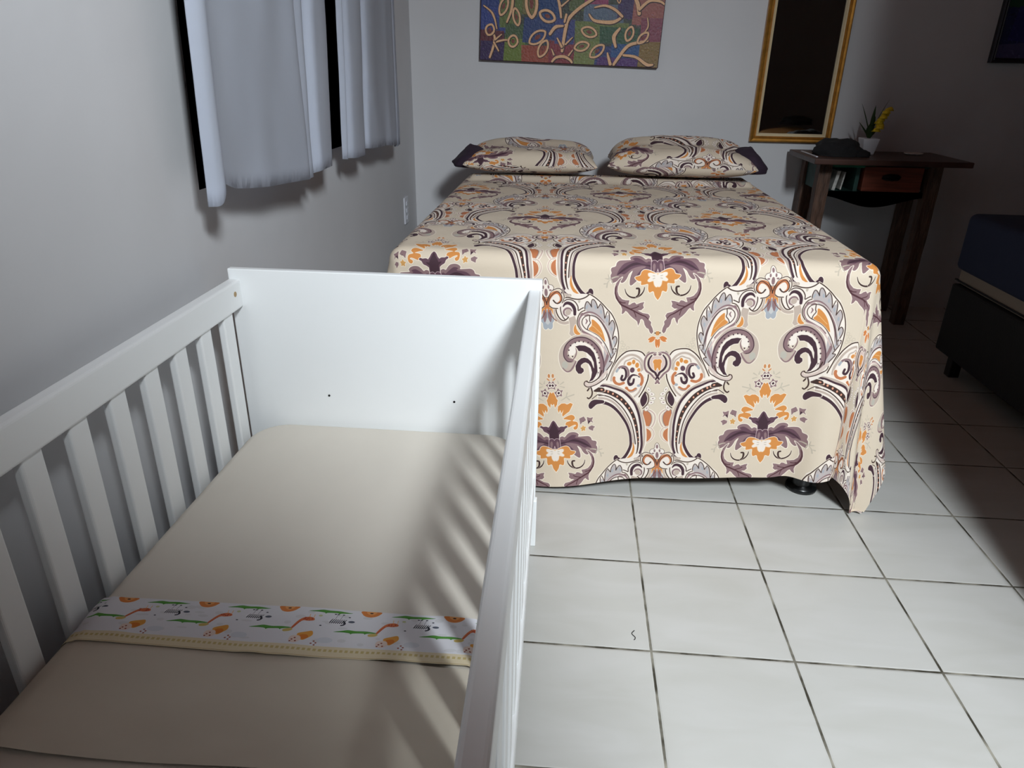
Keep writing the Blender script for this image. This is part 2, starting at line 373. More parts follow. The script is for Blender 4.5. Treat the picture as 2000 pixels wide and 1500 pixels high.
    # --- crest with the leafy feather, teeth and paisley eye
    F('3', '122 0 113 18 107 38 105 58 107 80 112 102 120 120 132 148 150 162 165 170 175 160 170 140 200 -20 215 -20 245 -50 230 -70 205 -55 180 -52 172 -45 152 -32 140 -20', WHITE, 0, sm=False)
    F('2', '36 88 45 94 58 97 72 95 88 90 100 92 112 100 117 113 113 128 104 140 92 143 82 150 70 160 60 150 40 125 10 130 -10 150 -20 140 -15 130 5 111 20 98', WHITE, 0, sm=False)
    # outer grey band of the small scroll and its body
    Ln('2', '82 86 100 84 113 90 120 102 121 116 117 131 107 143 95 148 84 147', 6.5, GREY, 2)
    F('4', '70 18 85 22 82 35 81 50 83 58 76 65 66 66 58 64 64 50 66 30', GREY, 1.5, sm=False)
    # teeth
    F('3', '185 -16.5 184.5 -26 181 -34 176 -32 169 -22 169 -31 166 -38 162 -35 157 -26 155 -17 152 -21 148 -26 143 -19 140 -7 138.5 4 128 0 126 12 128 24 121 15 116 20 114 30 117 42 120 58 115 52 112 51 109 60 112 70 118 80 112 79 110 83 118 95 126 107 120 108 121 112 130 123 141 137 150 145 160 120 140 90 138 60 145 30 160 5 175 -8', (178, 168, 166), 0, sm=False)
    for x, y, a in ((171, -25, 75), (180, -22, 60), (160, -20, 100), (147, -8, 100), (133, 12, 100), (122, 33, 90), (117, 66, 70), (124, 92, 60)): E('3', x, y, 5, 2.2, BLUE, 0, rot=a)
    for t in ('185 -16 184.5 -26 181 -34 176 -32 169 -21', '169 -21 170 -31 167 -38 162 -35 157 -26 155 -17', '155 -17 152 -21 148 -27', '148 -27 143 -19 140 -7 138.5 6', '138 8 131 -8 127 4 128 24', '128 24 121 14 116 20 114 30 117 42 120 58', '120 58 115 51 111 53 109 60 112 70 118 80', '118 80 112 79 110 83 117 94 126 107', '126 107 120 108 121 112 130 123 141 137', '141 137 133 131 131 134 135 143 150 152'):
        Ln('3', t, 1.7, BROWN)
    Ln('3', '174 -51 160 -41 145 -27 133 -13 122 0 113 18 107 38 105 58 107 80 112 102 120 120 132 148', 2.2, BROWN, 2)
    # big scroll: outer band, tail
    F('4', '4 140 2 118 8 96 20 80 35 68 52 62 70 63 86 72 98 82 104 92 107 108 103 128 95 140 84 145 76 140 70 130 65 121 78 112 84 100 78 86 60 78 40 84 22 104 12 130 10 150', GREY, 2.2)
    E('4', 92, 128, 7, 9, (176, 170, 158), 0, rot=20)
    Ln('4', '66 122 71 132 79 142 88 143 97 134', [3, 4, 3, 1.5], MAUVE)
    # paisley eye
    Ln('3', '196 -8 180 -4 165 4 150 14 139 26 131 42 127 60 127 78 131 96 138 114 147 130', 6, MAUVE)
    Ln('4', '3 40 14 26 28 16 42 14 54 20 60 32 58 45 51 55 36 64 20 74 8 86', 5, MAUVE)
    F('4', '-12 90 -6 66 2 48 10 36 20 26 33 20 46 21 54 28 55 38 48 48 34 58 20 67 8 79 -4 98 -14 120', WHITE, 0)
    Ln('4', '46 8 55 11 61 19 64 30 62 42 55 53', 2, BROWN, 1.5)
    Ln('4', '-20 112 -14 84 -6 64 2 48 10 36 20 26 33 21 45 22 52 29 52 39 44 50 30 58 15 68 5 79 -6 97 -16 122', 1.7, BROWN)
    Ln('4', '-26 112 -18 82 -10 62 0 44 10 31 22 21 35 16 47 18 56 26 57 39 49 52 34 62 20 71', 1.3, WHITE)
    F('4', '30 31 24 33 14 43 6 56 1 70 -2 84 8 73 18 64 30 57 37 51 30 44', ORANGE, 1.5)
    Ln('4', '6 66 14 58 24 48 30 44', 1.2, (222, 178, 120))
    Ln('4', '35 22 35 32 33 38 38 45 40 52', 1.8, BROWN); Ln('4', '44 28 41 33 44 39', [1.5, 3.5, 1.5], MAUVE)
    Ln('4', '-6 112 0 100 8 88 20 75 35 66 50 60', 2.4, (204, 178, 170))
    # scroll proper
    Ln('4', '6 158 4 140 6 120 13 102 26 86 42 75 58 71 74 75 85 83 91 95 91 107 85 116 76 119', [9, 10, 10, 8], MAUVE)
    Ln('4', '2 158 0 138 4 118 12 99 26 82 43 71 62 68 78 72 90 83 95 97 94 110 86 120 77 122', 1.8, PLUM)
    Ln('4', '13 160 12 140 15 122 22 106 34 92 48 84 62 82 73 86 80 95 79 104', [3, 6, 7, 7], WHITE)
    E('4', 75, 97, 8.5, 11, WHITE)
    for x, y in ((14, 152), (10, 142), (11, 130), (13, 119), (17, 106), (23, 97), (29, 88), (38, 82), (49, 79), (59, 77), (68, 79), (79, 85), (83, 95), (84, 107), (74, 110)): E('4', x, y, 1.7, 1.8, PLUM)
    Ln('4', '67 92 65 101 68 111 74 118', [1, 3, 2], MAUVE)
    F('4', '68 88 58 86 45 88 33 95 24 106 19 120 16 138 15 150 20 160 26 168 35 171 30 162 28 150 31 138 36 130 43 126 48 127 54 131 54 136 48 140 47 146 53 151 60 150 66 142 67 132 62 122 54 116 46 115 38 118 30 126 25 139 23 142 24 128 30 115 40 105 50 100 60 99 64 92', PLUM, 2.2, sm=False)
    # small scroll above
    F('4', '68 38 72 46 71 56 64 62 56 61 62 54 66 46', ORANGE, 2)
    Ln('2', '36 88 45 94 58 97 72 95 88 90 100 93 110 101 115 113 112 126 104 138 96 142 90 140 85 135', 2.4, BROWN, 1)
    Ln('2', '50 117 57 120 62 122 63 113 70 102 80 96 90 95 98 100 104 110 103 122 98 134 92 141', 2, BROWN)
    Ln('2', '70 130 71 118 77 108 86 103 93 104 98 110', [6, 7, 7, 6, 2], PLUM, 1)
    Ln('2', '77 122 82 116 90 115 96 120 95 128 88 133', [2, 4, 4, 2], MAUVE)
    E('2', 86, 124, 7, 7, GREY)
    F('2', '101 68 104 80 92 80 82 87 92 78', PLUM, 1.2, sm=False)
    F('2', '57 100 63 100 60 106', TWIG, 0)
    # node where feather and stripes meet
    Ln('6', '-6 14 0 20 10 32 22 38 34 40 42 38 42 33', 6, (204, 184, 174), 1)
    Ln('6', '0 30 15 39 30 43.5 40 43 46 37 44 31 39 30', 2, BROWN)
    Ln('6', '5 10 12 25 25 33 34 34 40 31', 2.4, BROWN)
    Ln('6', '30 46 27 55 28 64 34 70 38 68', 3, BROWN); Ln('6', '34 47 38 52', 3.2, BROWN)
    # --- fleur-de-lis
    F('2', '145 85 138 92 132 96 122 95 124 103 124 118 125 131 127 136 148 136 150 128 150 85', ORANGE, 2)
    F('4', '122 12 118 22 123 31 130 37 138 44 145 38 146 20 146 2 135 -2', BLUE, 2)
    F('4', '130 14 127 24 134 33 138 24', (186, 184, 182), 0)
    F('4', '138 0 146 0 145 18 141 27 137 16', MAUVE, 0)
    E('7', 34, 73, 17, 17, WHITE, 0)
    Ln('7', '16 84 17 76 23 67 32 61 40 61 45 68 44 76 37 81', [9, 8, 7, 5, 3], RUST)
    Ln('7', '19 86 20 74 27 65 38 59 46 65 47 74 41 80 34 80 29 75', [1.5, 1.5, 2, 3], BROWN)
    Ln('7', '20 62 30 56 42 53 50 59 52 70 47 80', 1.7, BROWN, 2); Ln('7', '20 85 26 89 37 90', 2, BROWN, 1)
    Ln('7', '14 82 18 72 22 64', 2, BROWN); Ln('7', '17 85 19 97 26 107 33 113', 1.5, (120, 62, 40)); Ln('7', '17.5 80 17.5 95', 3, RUST)
    F('7', '5 55 9 45 11 37 15 33 19 37 21 45 28 47 31 53 24 60 17 69 10 62', WHITE, 1.5, BROWN)
    for x, y, a, b in ((15, 60, 3.2, 7), (15, 41, 2.4, 4.5), (20.5, 50, 2, 3.5), (24, 56, 3, 1.6)): E('7', x, y, a, b, MAUVE)
    # --- small flowers and the orange crown above the palmette
    for t in ('95 28 103 33', '93 40 103 37', '70 58 82 61 88 62', '86 53 88 62', '80 69 88 62', '88 62 94 66 100 69', '107 30 109 24'): Ln('6', t, [3, 1.5], TWIG)
    E('6', 130, 12, 3, 5, (190, 128, 80), 1.5, rot=10); E('6', 118, 21, 5, 1.8, (190, 128, 80), 1, rot=40)
    for x, y, R_ in ((127, 34, 11), (106, 52, 12)):
        star('6', x, y, R_, MAUVE, .2); E('6', x, y, 5.2, 5.2, HALO); E('6', x, y, 2.8, 2.8, PLUM)
    F('6', '126 49 130 57 132 63 132 76 126 82 125 73 121 79 117 76 114 85 110 75 108 68 113 64 118 62 121 55', ORANGE, 2.2)
    F('6', '72 79 78 76 86 79 91 76 99 76 107 82 108 90 105 97 102 90 99 98 94 90 97 100 96 106 88 100 80 95 76 87', ORANGE, 2.2, sm=False)
    F('6', '94 111 86 106 76 103 69 106 67 112 72 117 62 120 59 127 61 135 67 137 70 132 64 128 67 126 74 128 82 131 88 128 88 120 80 117 75 116 85 113', ORANGE, 2.2)
    F('6', '24 113 31 114 39 111 38 118 36 127 30 122 23 126 27 120', MAUVE, 1.5, sm=False)
    F('6', '41 117 46 109 57 113 54 127 47 119 42 120', MAUVE, 1.5, sm=False); F('6', '19 135 27 131 35 134 34 139 24 144 23 138', MAUVE, 1.5, sm=False)
    F('6', '44 120 47 119 54 127 50 122', PLUM, 0, sm=False); F('6', '30 122 36 128 35 119', PLUM, 0, sm=False)
    star('6', 47, 136, 8, (198, 148, 84), .1)
    # --- palmette
    UL = '0 87 10 70 13 60 18 52 25 47 31 45 36 47 41 42 48 37 58 35.5 66 37.5 70 42 68 46 80 46 92 46 98 50 100 56 108 58 110 62 108 68 110 73 107 86 100 86 92 83 85 88 79 86 74 80 70 72 63 67 66 75 68 85 67 93 63 94 57 90 51 86 47 89 42 83 36 77 28 75 20 76 10 80 2 88'
    F('8', UL, MAUVE, 2.8)
    F('8', '3 86 12 70 18 60 28 52 34 54 45 47 55 42 64 44 60 48 72 50 82 53 90 60 95 68 96 73 88 71 80 72 70 66 60 62 45 60 35 62 45 67 52 74 53 78 46 74 38 70 28 68 18 71 8 80', DUSK, 0)
    F('8', '3 86 14 68 24 60 40 57 56 52 70 55 86 64 95 72 84 67 66 59 48 57 32 61 20 66 10 76', PLUM, 0)
    F('8', '0 30 4 22 9 14 14 10 18 16 19 26 17 32 23 27 30 23 38 23 43 21 46 24 40 28 36 34 28 38 20 45 15 53 11 61 6 66 0 66', DUSK, 2.2)
    F('8', '2 34 8 22 14 13 15 24 14 36 22 32 30 31 22 38 14 46 9 58 2 62', PLUM, 0)
    F('8', '-2 56 5 51 10 54 11 62 7 73 1 80 -4 82', DUSK, 1.6, (214, 190, 190))
    F('8', '0 62 4 57 6 62 3 72 0 75', MAUVE, 0)
    F('1', '18 58 24 55 33 50 40 47 48 46 54 50 57 57 65 59 69 61 66 66 60 70 55 71 55 79 46 79 39 79 39 90 36 98 29 96 26 98 24 106 19 114 16 112 16 60', ORANGE, 2.4)
    F('1', '18 59 21 57 27 56 33 54 39 55 38 61 34 64 40 70 37 74 30 73 27 73 25 82 21 87 17 85 16 70', WHITE, 1.5, (226, 186, 140))
    Ln('1', '24 62 28 61', 1.6, TWIG); Ln('1', '24 67 28 68', 1.6, TWIG)
    # curls and hanging leaves
    Ln('1', '47 85 49 93 55 101 63 105 72 106 82 102 89 94 92 84', [1.5, 3, 4, 3, 1.2], BROWN, 1.5)
    Ln('1', '65 86 60 87 59 93 61 101 66 105', [4, 4.5, 3], BROWN, 1)
    F('1', '98 57 105 61 112 69 116 80 116 92 113 104 107 113 101 121 98 130 99 141 94 139 90 134 86 137 80 145 72 153 68 156 63 161 61 171 57 163 56 157 52 156 48 161 46 170 42 177 37 180 34 188 30 192 26 187 28 179 32 171 31 165 37 159 34 152 38 146 50 143 62 136 54 136 48 131 50 125 47 118 55 119 65 122 69 117 75 118 80 121 84 121 81 111 90 110 98 107 106 98 109 88 108 77 104 67', MAUVE, 2.4, sm=False)
    Ln('1', '112 76 114 90 110 104 101 118 90 125 78 132 68 138 55 146 45 151 38 158', [1.5, 3.2, 3.5, 3, 2.5, 1.5], (74, 38, 44))
    Ln('1', '60 126 66 129 78 131', 1.8, (74, 38, 44)); Ln('1', '91 116 98 115 103 112', 2, (74, 38, 44)); Ln('1', '72 136 68 143 66 150', 1.6, (74, 38, 44))
    for t in ('107 55 114 55 122 57', '131 48 128 57', '138 56 130 58', '120 70 124 61', '127 60 132 66 134 76', '134 68 140 68'): Ln('1', t, [1.5, 3.2], TWIG)
    E('3', 14.8, 53, 3.2, 5, (190, 128, 70), 1.5); E('3', 22, 52, 1.7, 1.4, BROWN)
    F('3', '20 63 27 59 35 62 38 66 34 68 37 71 30 72 24 68', (198, 118, 60), 1.6)
    F('3', '13 66 17 68 22 73 20 78 16 80 15 86 11 80 11 66', (198, 118, 60), 1.6)
    # heart
    Ln('3', '20 97 29 96 38 100 44 110 45 123 41 135 31 143 24 151 12 165', 4.5, MAUVE, 2)
    F('3', '10 104 22 104 30 106 34 116 32 128 24 137 12 146 8 146 8 104', (206, 182, 172), 1.6)
    Ln('3', '29 102 35 111 36 123 30 134 21 141 18 147 12 156', [3, 4.5, 5, 5, 4], PLUM, 1.6)
    E('3', 22, 100, 4, 3, MAUVE, 1.6, rot=-20)
    F('3', '11 116 14 113 19 111 24 112 26 117 23 122 18 127 14 133 12 137 9 134 8 120', ORANGE, 1.8)
    for x, y in ((84, 80), (93, 73), (98, 66), (90, 84), (99, 84), (96, 78)): E('3', x, y, 3.2, 2.6, CREAM, 1.5, TWIG)
    return cv.a

def image_from(name, arr):
    h, w_ = arr.shape[:2]; im = bpy.data.images.new(name, w_, h, alpha=False)
    buf = np.ones((h, w_, 4), np.float32); buf[..., :3] = arr[::-1]; im.pixels.foreach_set(buf.ravel()); im.update(); im.pack(); return im
def image_mat(name, arr, rough=.85, bump=.15, bscale=40, gain=1.0):
    m = mat(name, (200, 200, 200), rough, bump=bump, bump_scale=bscale); nt = m.node_tree; b = nt.nodes['Principled BSDF']
    t = nt.nodes.new('ShaderNodeTexImage'); t.image = image_from(name, arr); uvn = nt.nodes.new('ShaderNodeUVMap'); uvn.uv_map = 'uv'
    nt.links.new(uvn.outputs[0], t.inputs[0]); nt.links.new(t.outputs[0], b.inputs['Base Color']); return m

def build_band():
    W_, H_ = 2400, 380; cv = Canvas(W_, H_, (222, 222, 228)); R_ = random.Random(3)
    k = 430
    for j in range(60): E_ = ellipse(cv, R_.uniform(0, W_), R_.uniform(40, 280), R_.uniform(12, 30), R_.uniform(6, 16), (212, 212, 216))
    for n in range(-1, 7):
        x = n*k+20
        def q(t): return [(x+a, b) for a, b in N(t)]
        def P(t, c, sm=True): cv.poly(smooth(q(t), True, 4) if sm else q(t), c)
        def L(t, w_, c): cv.line(smooth(q(t), False, 4), w_, c)
        G = (70, 140, 50); G2 = (112, 170, 70)
        # crocodiles
        for ox, oy in ((0, 0), (165, 148)):
            pp = [(x+ox+a, oy+b) for a, b in N('-10 34 30 22 60 14 100 18 150 16 195 22 215 26 160 34 150 42 140 34 90 38 80 46 72 38 40 34')]
            cv.poly(smooth(pp, True, 4), G); cv.line([(x+ox+50, oy+24), (x+ox+180, oy+26)], [3, 3], G2)
        # lion head above
        P('262 0 358 0 356 22 338 40 312 48 284 42 266 24', (214, 128, 62)); P('286 0 336 0 330 20 312 28 294 20', (228, 158, 92)); ellipse(cv, x+312, 14, 9, 5, (60, 36, 30))
        # zebra
        P('108 94 130 78 170 78 200 92 190 112 150 116 118 112', (232, 232, 236))
        for i in range(8): L(f'{118+i*10} 112 {122+i*10} 96 {128+i*10} 82', [6, 3], (34, 36, 48))
        L('186 96 196 112 190 124 180 128', [9, 9], (34, 36, 48)); ellipse(cv, x+226, 96, 17, 9, (84, 90, 104)); L('140 78 144 48', [3, 3], (150, 150, 160)); L('166 78 172 48', [3, 3], (150, 150, 160))
        for a, b in ((132, 44), (146, 44), (174, 44), (208, 60), (78, 140)): ellipse(cv, x+a, b, 6, 4, (50, 52, 62))
        # giraffe
        P('-22 96 10 84 34 92 36 108 6 116 -14 116 -30 132 -52 176 -62 172 -44 126', (206, 110, 66)); P('-98 188 -70 178 -50 184 -62 200 -92 204', (198, 174, 100)); L('8 84 6 62', [4, 4], (226, 186, 140)); L('30 86 30 62', [4, 4], (226, 186, 140))
        for i in range(14): ellipse(cv, x+R_.uniform(-22, 30), R_.uniform(90, 112), 3, 3, (160, 62, 40))
        for i in range(6): ellipse(cv, x-30-i*5, 126+i*9, 3, 3, (160, 62, 40))
        # orange cub
        P('-14 214 20 196 50 186 60 214 44 240 20 262 -8 240', (222, 156, 66)); P('-2 226 30 216 44 236 20 256', (212, 122, 44)); P('-40 236 0 232 12 262 -14 286 -44 270', (226, 206, 196))
        for a, b in ((-30, 262), (-18, 250), (-10, 272), (-36, 276), (80, 262), (92, 274), (70, 280), (100, 258), (88, 290)): ellipse(cv, x+a, b, 5, 5, (150, 82, 66))
        ellipse(cv, x+130, 250, 40, 22, (208, 212, 220)); ellipse(cv, x+60, 66, 10, 8, (190, 196, 150))
    cv.poly([(0, 298), (W_, 298), (W_, 380), (0, 380)], (222, 208, 176))
    for i in range(0, W_, 26): cv.poly([(i, 318), (i+15, 318), (i+15, 336), (i, 336)], (198, 178, 122))
    cv.line([(0, 372), (W_, 372)], [3, 3], (176, 150, 100))
    return cv.a
def ellipse(cv, x, y, a, b, c):
    t = np.linspace(0, 2*math.pi, 17)[:-1]; cv.poly(np.stack([x+a*np.cos(t), y+b*np.sin(t)], 1), c)

def build_painting():
    W_, H_ = 1440, 836; cv = Canvas(W_, H_, (60, 66, 60)); R_ = random.Random(11); off = H_-500     # lower part follows the photo
    blocks = [(0, 0, 260, 160, (46, 62, 120)), (0, 120, 210, 300, (52, 66, 130)), (0, 280, 190, 400, (92, 40, 52)), (0, 360, 220, 500, (54, 36, 80)), (150, 60, 330, 260, (96, 110, 60)), (200, 230, 400, 400, (70, 90, 60)), (190, 330, 360, 500, (104, 120, 52)),
              (330, 0, 560, 160, (110, 104, 60)), (450, 0, 640, 190, (30, 60, 110)), (340, 180, 620, 360, (44, 62, 110)), (340, 380, 640, 500, (150, 74, 58)), (560, 340, 760, 500, (128, 52, 62)), (600, 180, 760, 360, (60, 66, 120)),
              (700, 0, 900, 120, (84, 96, 60)), (820, 0, 1000, 110, (140, 60, 96)), (820, 70, 1130, 200, (90, 104, 124)), (760, 190, 1180, 330, (104, 116, 66)), (760, 330, 960, 500, (116, 124, 72)), (930, 360, 1280, 500, (52, 60, 110)), (1060, 300, 1290, 440, (44, 80, 130)),
              (960, 220, 1260, 340, (52, 84, 62)), (1080, 0, 1230, 160, (62, 46, 88)), (1200, 0, 1440, 200, (150, 90, 84)), (1280, 150, 1440, 340, (128, 66, 84)), (1280, 320, 1440, 500, (130, 104, 60)), (950, 440, 1280, 500, (82, 48, 108))]
    for x0, y0, x1, y1, c in blocks:
        for rep in (0, 1):
            yy = off if rep == 0 else off-500
            cv.poly([(x0+R_.uniform(-9, 9), y0+yy), (x1, y0+yy+R_.uniform(-9, 9)), (x1+R_.uniform(-9, 9), y1+yy), (x0, y1+yy)], c)
    for i in range(2600):
        x, y = R_.uniform(0, W_), R_.uniform(0, H_); px = cv.a[int(y), int(x)]*255; s = R_.uniform(-38, 44)
        c = tuple(np.clip(px+s+np.array([R_.uniform(-18, 18) for _ in range(3)]), 10, 235)); a = R_.uniform(-.6, .6)+(1.57 if R_.random() < .5 else 0); l = R_.uniform(4, 26)
        cv.line([(x, y), (x+l*math.cos(a), y+l*math.sin(a))], [R_.uniform(1, 5), 1], c)
    LC, DK = (224, 176, 134), (52, 26, 30)
    def leafs(dy=0):
        def st(t, w_):
            w_ = [v*1.35 for v in w_]; P = smooth(N(t)+np.array([0, off+dy]), False, 5); cv.line(P+3, [v+9 for v in w_], DK); cv.line(P, w_, LC)
        def ring(x, y, a, b, rot, wd=15):
            t = np.linspace(0, 2*math.pi, 26); r = math.radians(rot); X = a*np.cos(t); Yv = b*np.sin(t)*np.abs(np.sin(t))**.35
            P = np.stack([x+X*math.cos(r)-Yv*math.sin(r), y+off+dy+X*math.sin(r)+Yv*math.cos(r)], 1)
            cv.line(P+2, [wd+7]*2, DK); cv.line(P, [wd]*2, LC); cv.poly((P-P.mean(0))*.38+P.mean(0), (120, 58, 52))
        for t, w_ in (('235 -20 250 60 240 140 210 220', [14, 16, 10]), ('20 110 80 150 110 200 130 270', [6, 12, 6]), ('80 480 110 390 115 330 95 300', [12, 15, 8]), ('110 370 190 350 235 350', [12, 10, 6]), ('110 370 150 430', [12, 8]), ('120 350 170 310', [10, 6]),
                      ('665 410 680 260 700 180 780 100 900 20 950 -20', [16, 20, 18, 16, 12]), ('560 -10 610 50 630 120 640 170', [8, 16, 10]), ('640 90 700 40', [10, 6]), ('660 380 620 320', [14, 8]), ('560 290 600 240 660 230', [16, 18, 10]), ('680 150 670 200', [14, 12]),
                      ('1070 520 1120 440 1190 350 1290 320 1340 310', [14, 18, 16, 10]), ('1160 420 1260 430 1350 480 1400 480', [12, 14, 18, 10]), ('1060 490 1040 440 1030 410', [18, 14, 8]), ('1090 360 1070 290 1110 230', [14, 22, 12]), ('860 140 900 180 980 190 1060 185 1120 150', [8, 16, 20, 12]), ('900 90 980 75 1060 100 1120 145', [8, 14, 14]),
                      ('1250 120 1230 50 1190 -10', [20, 22, 16]), ('1250 90 1320 30 1400 30 1440 50', [16, 14, 10]), ('590 490 620 460 680 450 730 470 750 490', [12, 16, 12]), ('600 440 580 400', [10, 6]), ('720 440 750 400', [10, 6]), ('690 360 740 310', [10, 6]), ('1320 150 1330 210 1300 260', [6, 8, 5])):
            st(t, w_)
        for x, y, a, b, r, *wd in ((180, 110, 66, 30, -70), (285, 180, 62, 26, 75), (75, 280, 40, 34, -70), (265, 355, 38, 42, 10), (400, 80, 100, 42, 85, 22), (530, 165, 64, 38, 20, 18), (460, 320, 74, 40, -35), (510, 400, 66, 34, -65), (870, 265, 62, 34, 15), (820, 370, 58, 32, -15), (945, 400, 66, 34, -40), (1190, 265, 52, 30, -75), (1300, 290, 52, 26, -45), (1080, 10, 44, 16, 80, 8)):
            ring(x, y, a, b, r, *(wd or [15]))
    leafs(-500); leafs(0)
    return cv.a
def build_picture2():
    W_, H_ = 400, 520; cv = Canvas(W_, H_, (24, 30, 78)); R_ = random.Random(5)
    cv.poly([(0, 0), (400, 0), (400, 330), (0, 300)], (22, 60, 40)); cv.poly([(60, 300), (400, 280), (400, 480), (40, 440)], (30, 30, 96)); cv.poly([(90, 220), (160, 200), (170, 380), (120, 400)], (150, 62, 50)); cv.poly([(0, 460), (400, 430), (400, 520), (0, 520)], (70, 66, 110))
    for i in range(500):
        x, y = R_.uniform(0, W_), R_.uniform(0, H_); px = cv.a[int(y), int(x)]*255; a = R_.uniform(0, 3.1)
        cv.line([(x, y), (x+16*math.cos(a), y+16*math.sin(a))], [R_.uniform(2, 7), 1], tuple(np.clip(px+R_.uniform(-20, 30), 5, 220)))
    return cv.a
M['paisley'] = image_mat('paisley cotton', build_fabric(), .8, .12, 30)
M['band'] = image_mat('animal print cotton', build_band(), .85, .25, 8)
M['painting'] = image_mat('painted canvas', build_painting(), .5, .3, 90)
M['picture2'] = image_mat('dark painting', build_picture2(), .4, .1, 60)
M['canvas_edge'] = mat('painted canvas edge', (60, 34, 44), .7, noise_scale=8, noise_amt=.4)


# ------------------------------------------------------------------ room shell
XL, YB, XR, YF, ZC = -2.48, 8.8, 10.5, -4.85, 9.0
obj('floor', box(XL-.4, XR+.4, YF-.5, YB+.4, -.3, 0), M['floor'])['kind'] = 'structure'
obj('ceiling', box(XL-.4, XR+.4, YF-.3, YB+.4, ZC, ZC+.3), M['ceiling'])['kind'] = 'structure'
obj('wall_left', box(XL-.4, XL, YF-.5, YB+.4, 0, ZC), M['wall'])['kind'] = 'structure'
obj('wall_back', box(XL, XR, YB, YB+.4, 0, ZC), M['wall'])['kind'] = 'structure'
obj('wall_right', box(XR, XR+.4, YF-.5, YB+.4, 0, ZC), M['wall'])['kind'] = 'structure'
bm = box(XL, 2.1, YF-.3, YF, 0, 6.8); box(XL, .1, YF-.3, YF, 6.8, ZC, bm=bm); box(.1, 2.1, YF-.3, YF, 8.4, ZC, bm=bm)  # invented sill and high gap, standing in for a person's shadow on the crib
box(2.1, 3.95, YF-.3, YF, 8.4, ZC, bm=bm); box(3.95, XR, YF-.3, YF, 0, ZC, bm=bm)
obj('wall_front_light_block', bm, M['wall2'])['kind'] = 'structure'
obj('wall_partition', box(3.95, 4.35, YF, 0, 0, ZC), M['wall2'])['kind'] = 'structure'

# ------------------------------------------------------------------ crib
cr = thing('crib', 'white slatted wooden crib in the foreground with solid end panels', 'crib', (-1.1, -.85, 0))
ph = obj('head_panel', box(-2.293, .095, 1.133, 1.19, .42, 2.365, .008), M['white'], cr)
for px in (-1.593, -.575):
    b = lathe(px, 0, [(.009, 0), (.009, .004)], 12)
    for v in b.verts: v.co = Vector((v.co.x, 1.133-v.co.z, 1.345+v.co.y))
    obj('screw_hole', b, M['dark'], ph)
obj('foot_panel', box(-2.293, .17, -3.20, -3.14, .42, 2.33, .008), M['white'], cr)
for x0, y0 in ((-2.293, 1.125), (-.01, 1.125), (-2.293, -3.21), (.05, -3.21)):
    obj('leg', box(x0, x0+.12, y0, y0+.075, 0, .46, .008), M['white'], cr)
def shear(b, k):
    for v in b.verts: v.co.x += (1.13-v.co.y)*k
    return b
slat_y = [.905-.347*i for i in range(12)]
ls = obj('side_rail', box(-2.29, -2.2, -3.14, 1.133, 2.07, 2.29, .018, 3), M['white'], cr)
b = lathe(0, 0, [(.02, 0), (.02, .003)], 14)
for v in b.verts: v.co = Vector((-2.2+v.co.z, 1.02+v.co.x, 2.20+v.co.y))
obj('wood_plug', b, M['woodhole'], ls)
obj('side_rail', box(-2.29, -2.2, -3.14, 1.133, .5, .7, .015), M['white'], cr)
obj('side_rail', shear(box(0., .085, -3.14, 1.133, 2.10, 2.30, .018, 3), .0165), M['white'], cr)
obj('side_rail', shear(box(0., .085, -3.14, 1.133, .5, .7, .015), .0165), M['white'], cr)
for y in slat_y:
    obj('slat', box(-2.275, -2.22, y-.075, y+.075, .69, 2.08, .014, 3), M['white'], cr)
    obj('slat', shear(box(.018, .070, y-.075, y+.075, .69, 2.11, .014, 3), .0165), M['white'], cr)
obj('mattress_base', box(-2.2, .0, -3.14, 1.133, .66, .72), M['white'], cr)

cm = slab(-2.185, -.02, -3.12, 1.12, .725, 1.10, .30, .075, .015)
o = obj('crib_mattress', cm, M['sheet'], None, True, origin=(-1.1, -.85, .725)); tag(o, 'cream sheeted crib mattress lying inside the white crib', 'mattress')

def top_z(x, y, off):
    e = min(x+2.185, -.02-x); e = max(e, 0)
    z = 1.10+.012 if e > .075 else 1.10-.075+.075*math.sqrt(max(0, 1-(1-e/.075)**2))
    return z+off
def sheet_piece(y0f, y1f, off, nx=90, ny=26, seed=1, amp=.010, uv=True):
    bm = bmesh.new(); uvl = bm.loops.layers.uv.new('uv') ; X0, X1 = -2.215, .005; rows = []
    for j in range(ny):
        t = j/(ny-1); row = []
        for i in range(nx):
            s = i/(nx-1); a = -.12+s*(2.225+.24)           # runs over the mattress edge and down its side
            x = X0+a; drop = 0
            if x < X0+.02: drop = X0+.02-x; x = X0+.02
            if x > X1-.02: drop = x-(X1-.02); x = X1-.02
            y = y0f(s)+(y1f(s)-y0f(s))*t
            n = noise.fractal(Vector((x*2.2, y*3.1, seed)), .9, 2, 3)
            z = top_z(min(max(x, -2.185), -.02), y, off)+amp*max(0, n)-drop
            row.append(bm.verts.new((x, y, z)))
        rows.append(row)
    for j in range(ny-1):
        for i in range(nx-1):
            f = bm.faces.new((rows[j][i], rows[j][i+1], rows[j+1][i+1], rows[j+1][i])); f.smooth = True
            for l, (a, b_) in zip(f.loops, ((i, j), (i+1, j), (i+1, j+1), (i, j+1))): l[uvl].uv = (a/(nx-1), b_/(ny-1))
    return bm
ts = thing('top_sheet', 'cream top sheet with an animal print border folded across the crib mattress', 'sheet', (-1.1, -1.5, 1.11))
sheet_o = obj('sheet_cloth', sheet_piece(lambda s: -1.97-.03*math.sin(s*5), lambda s: -1.37+.01*math.sin(s*4), .014), M['sheet2'], ts, True)
BAND_Y0 = lambda s: -1.395+.035*s+.006*math.sin(s*9)
BAND_Y1 = lambda s: -1.075+.035*s+.012*math.sin(s*3.1)
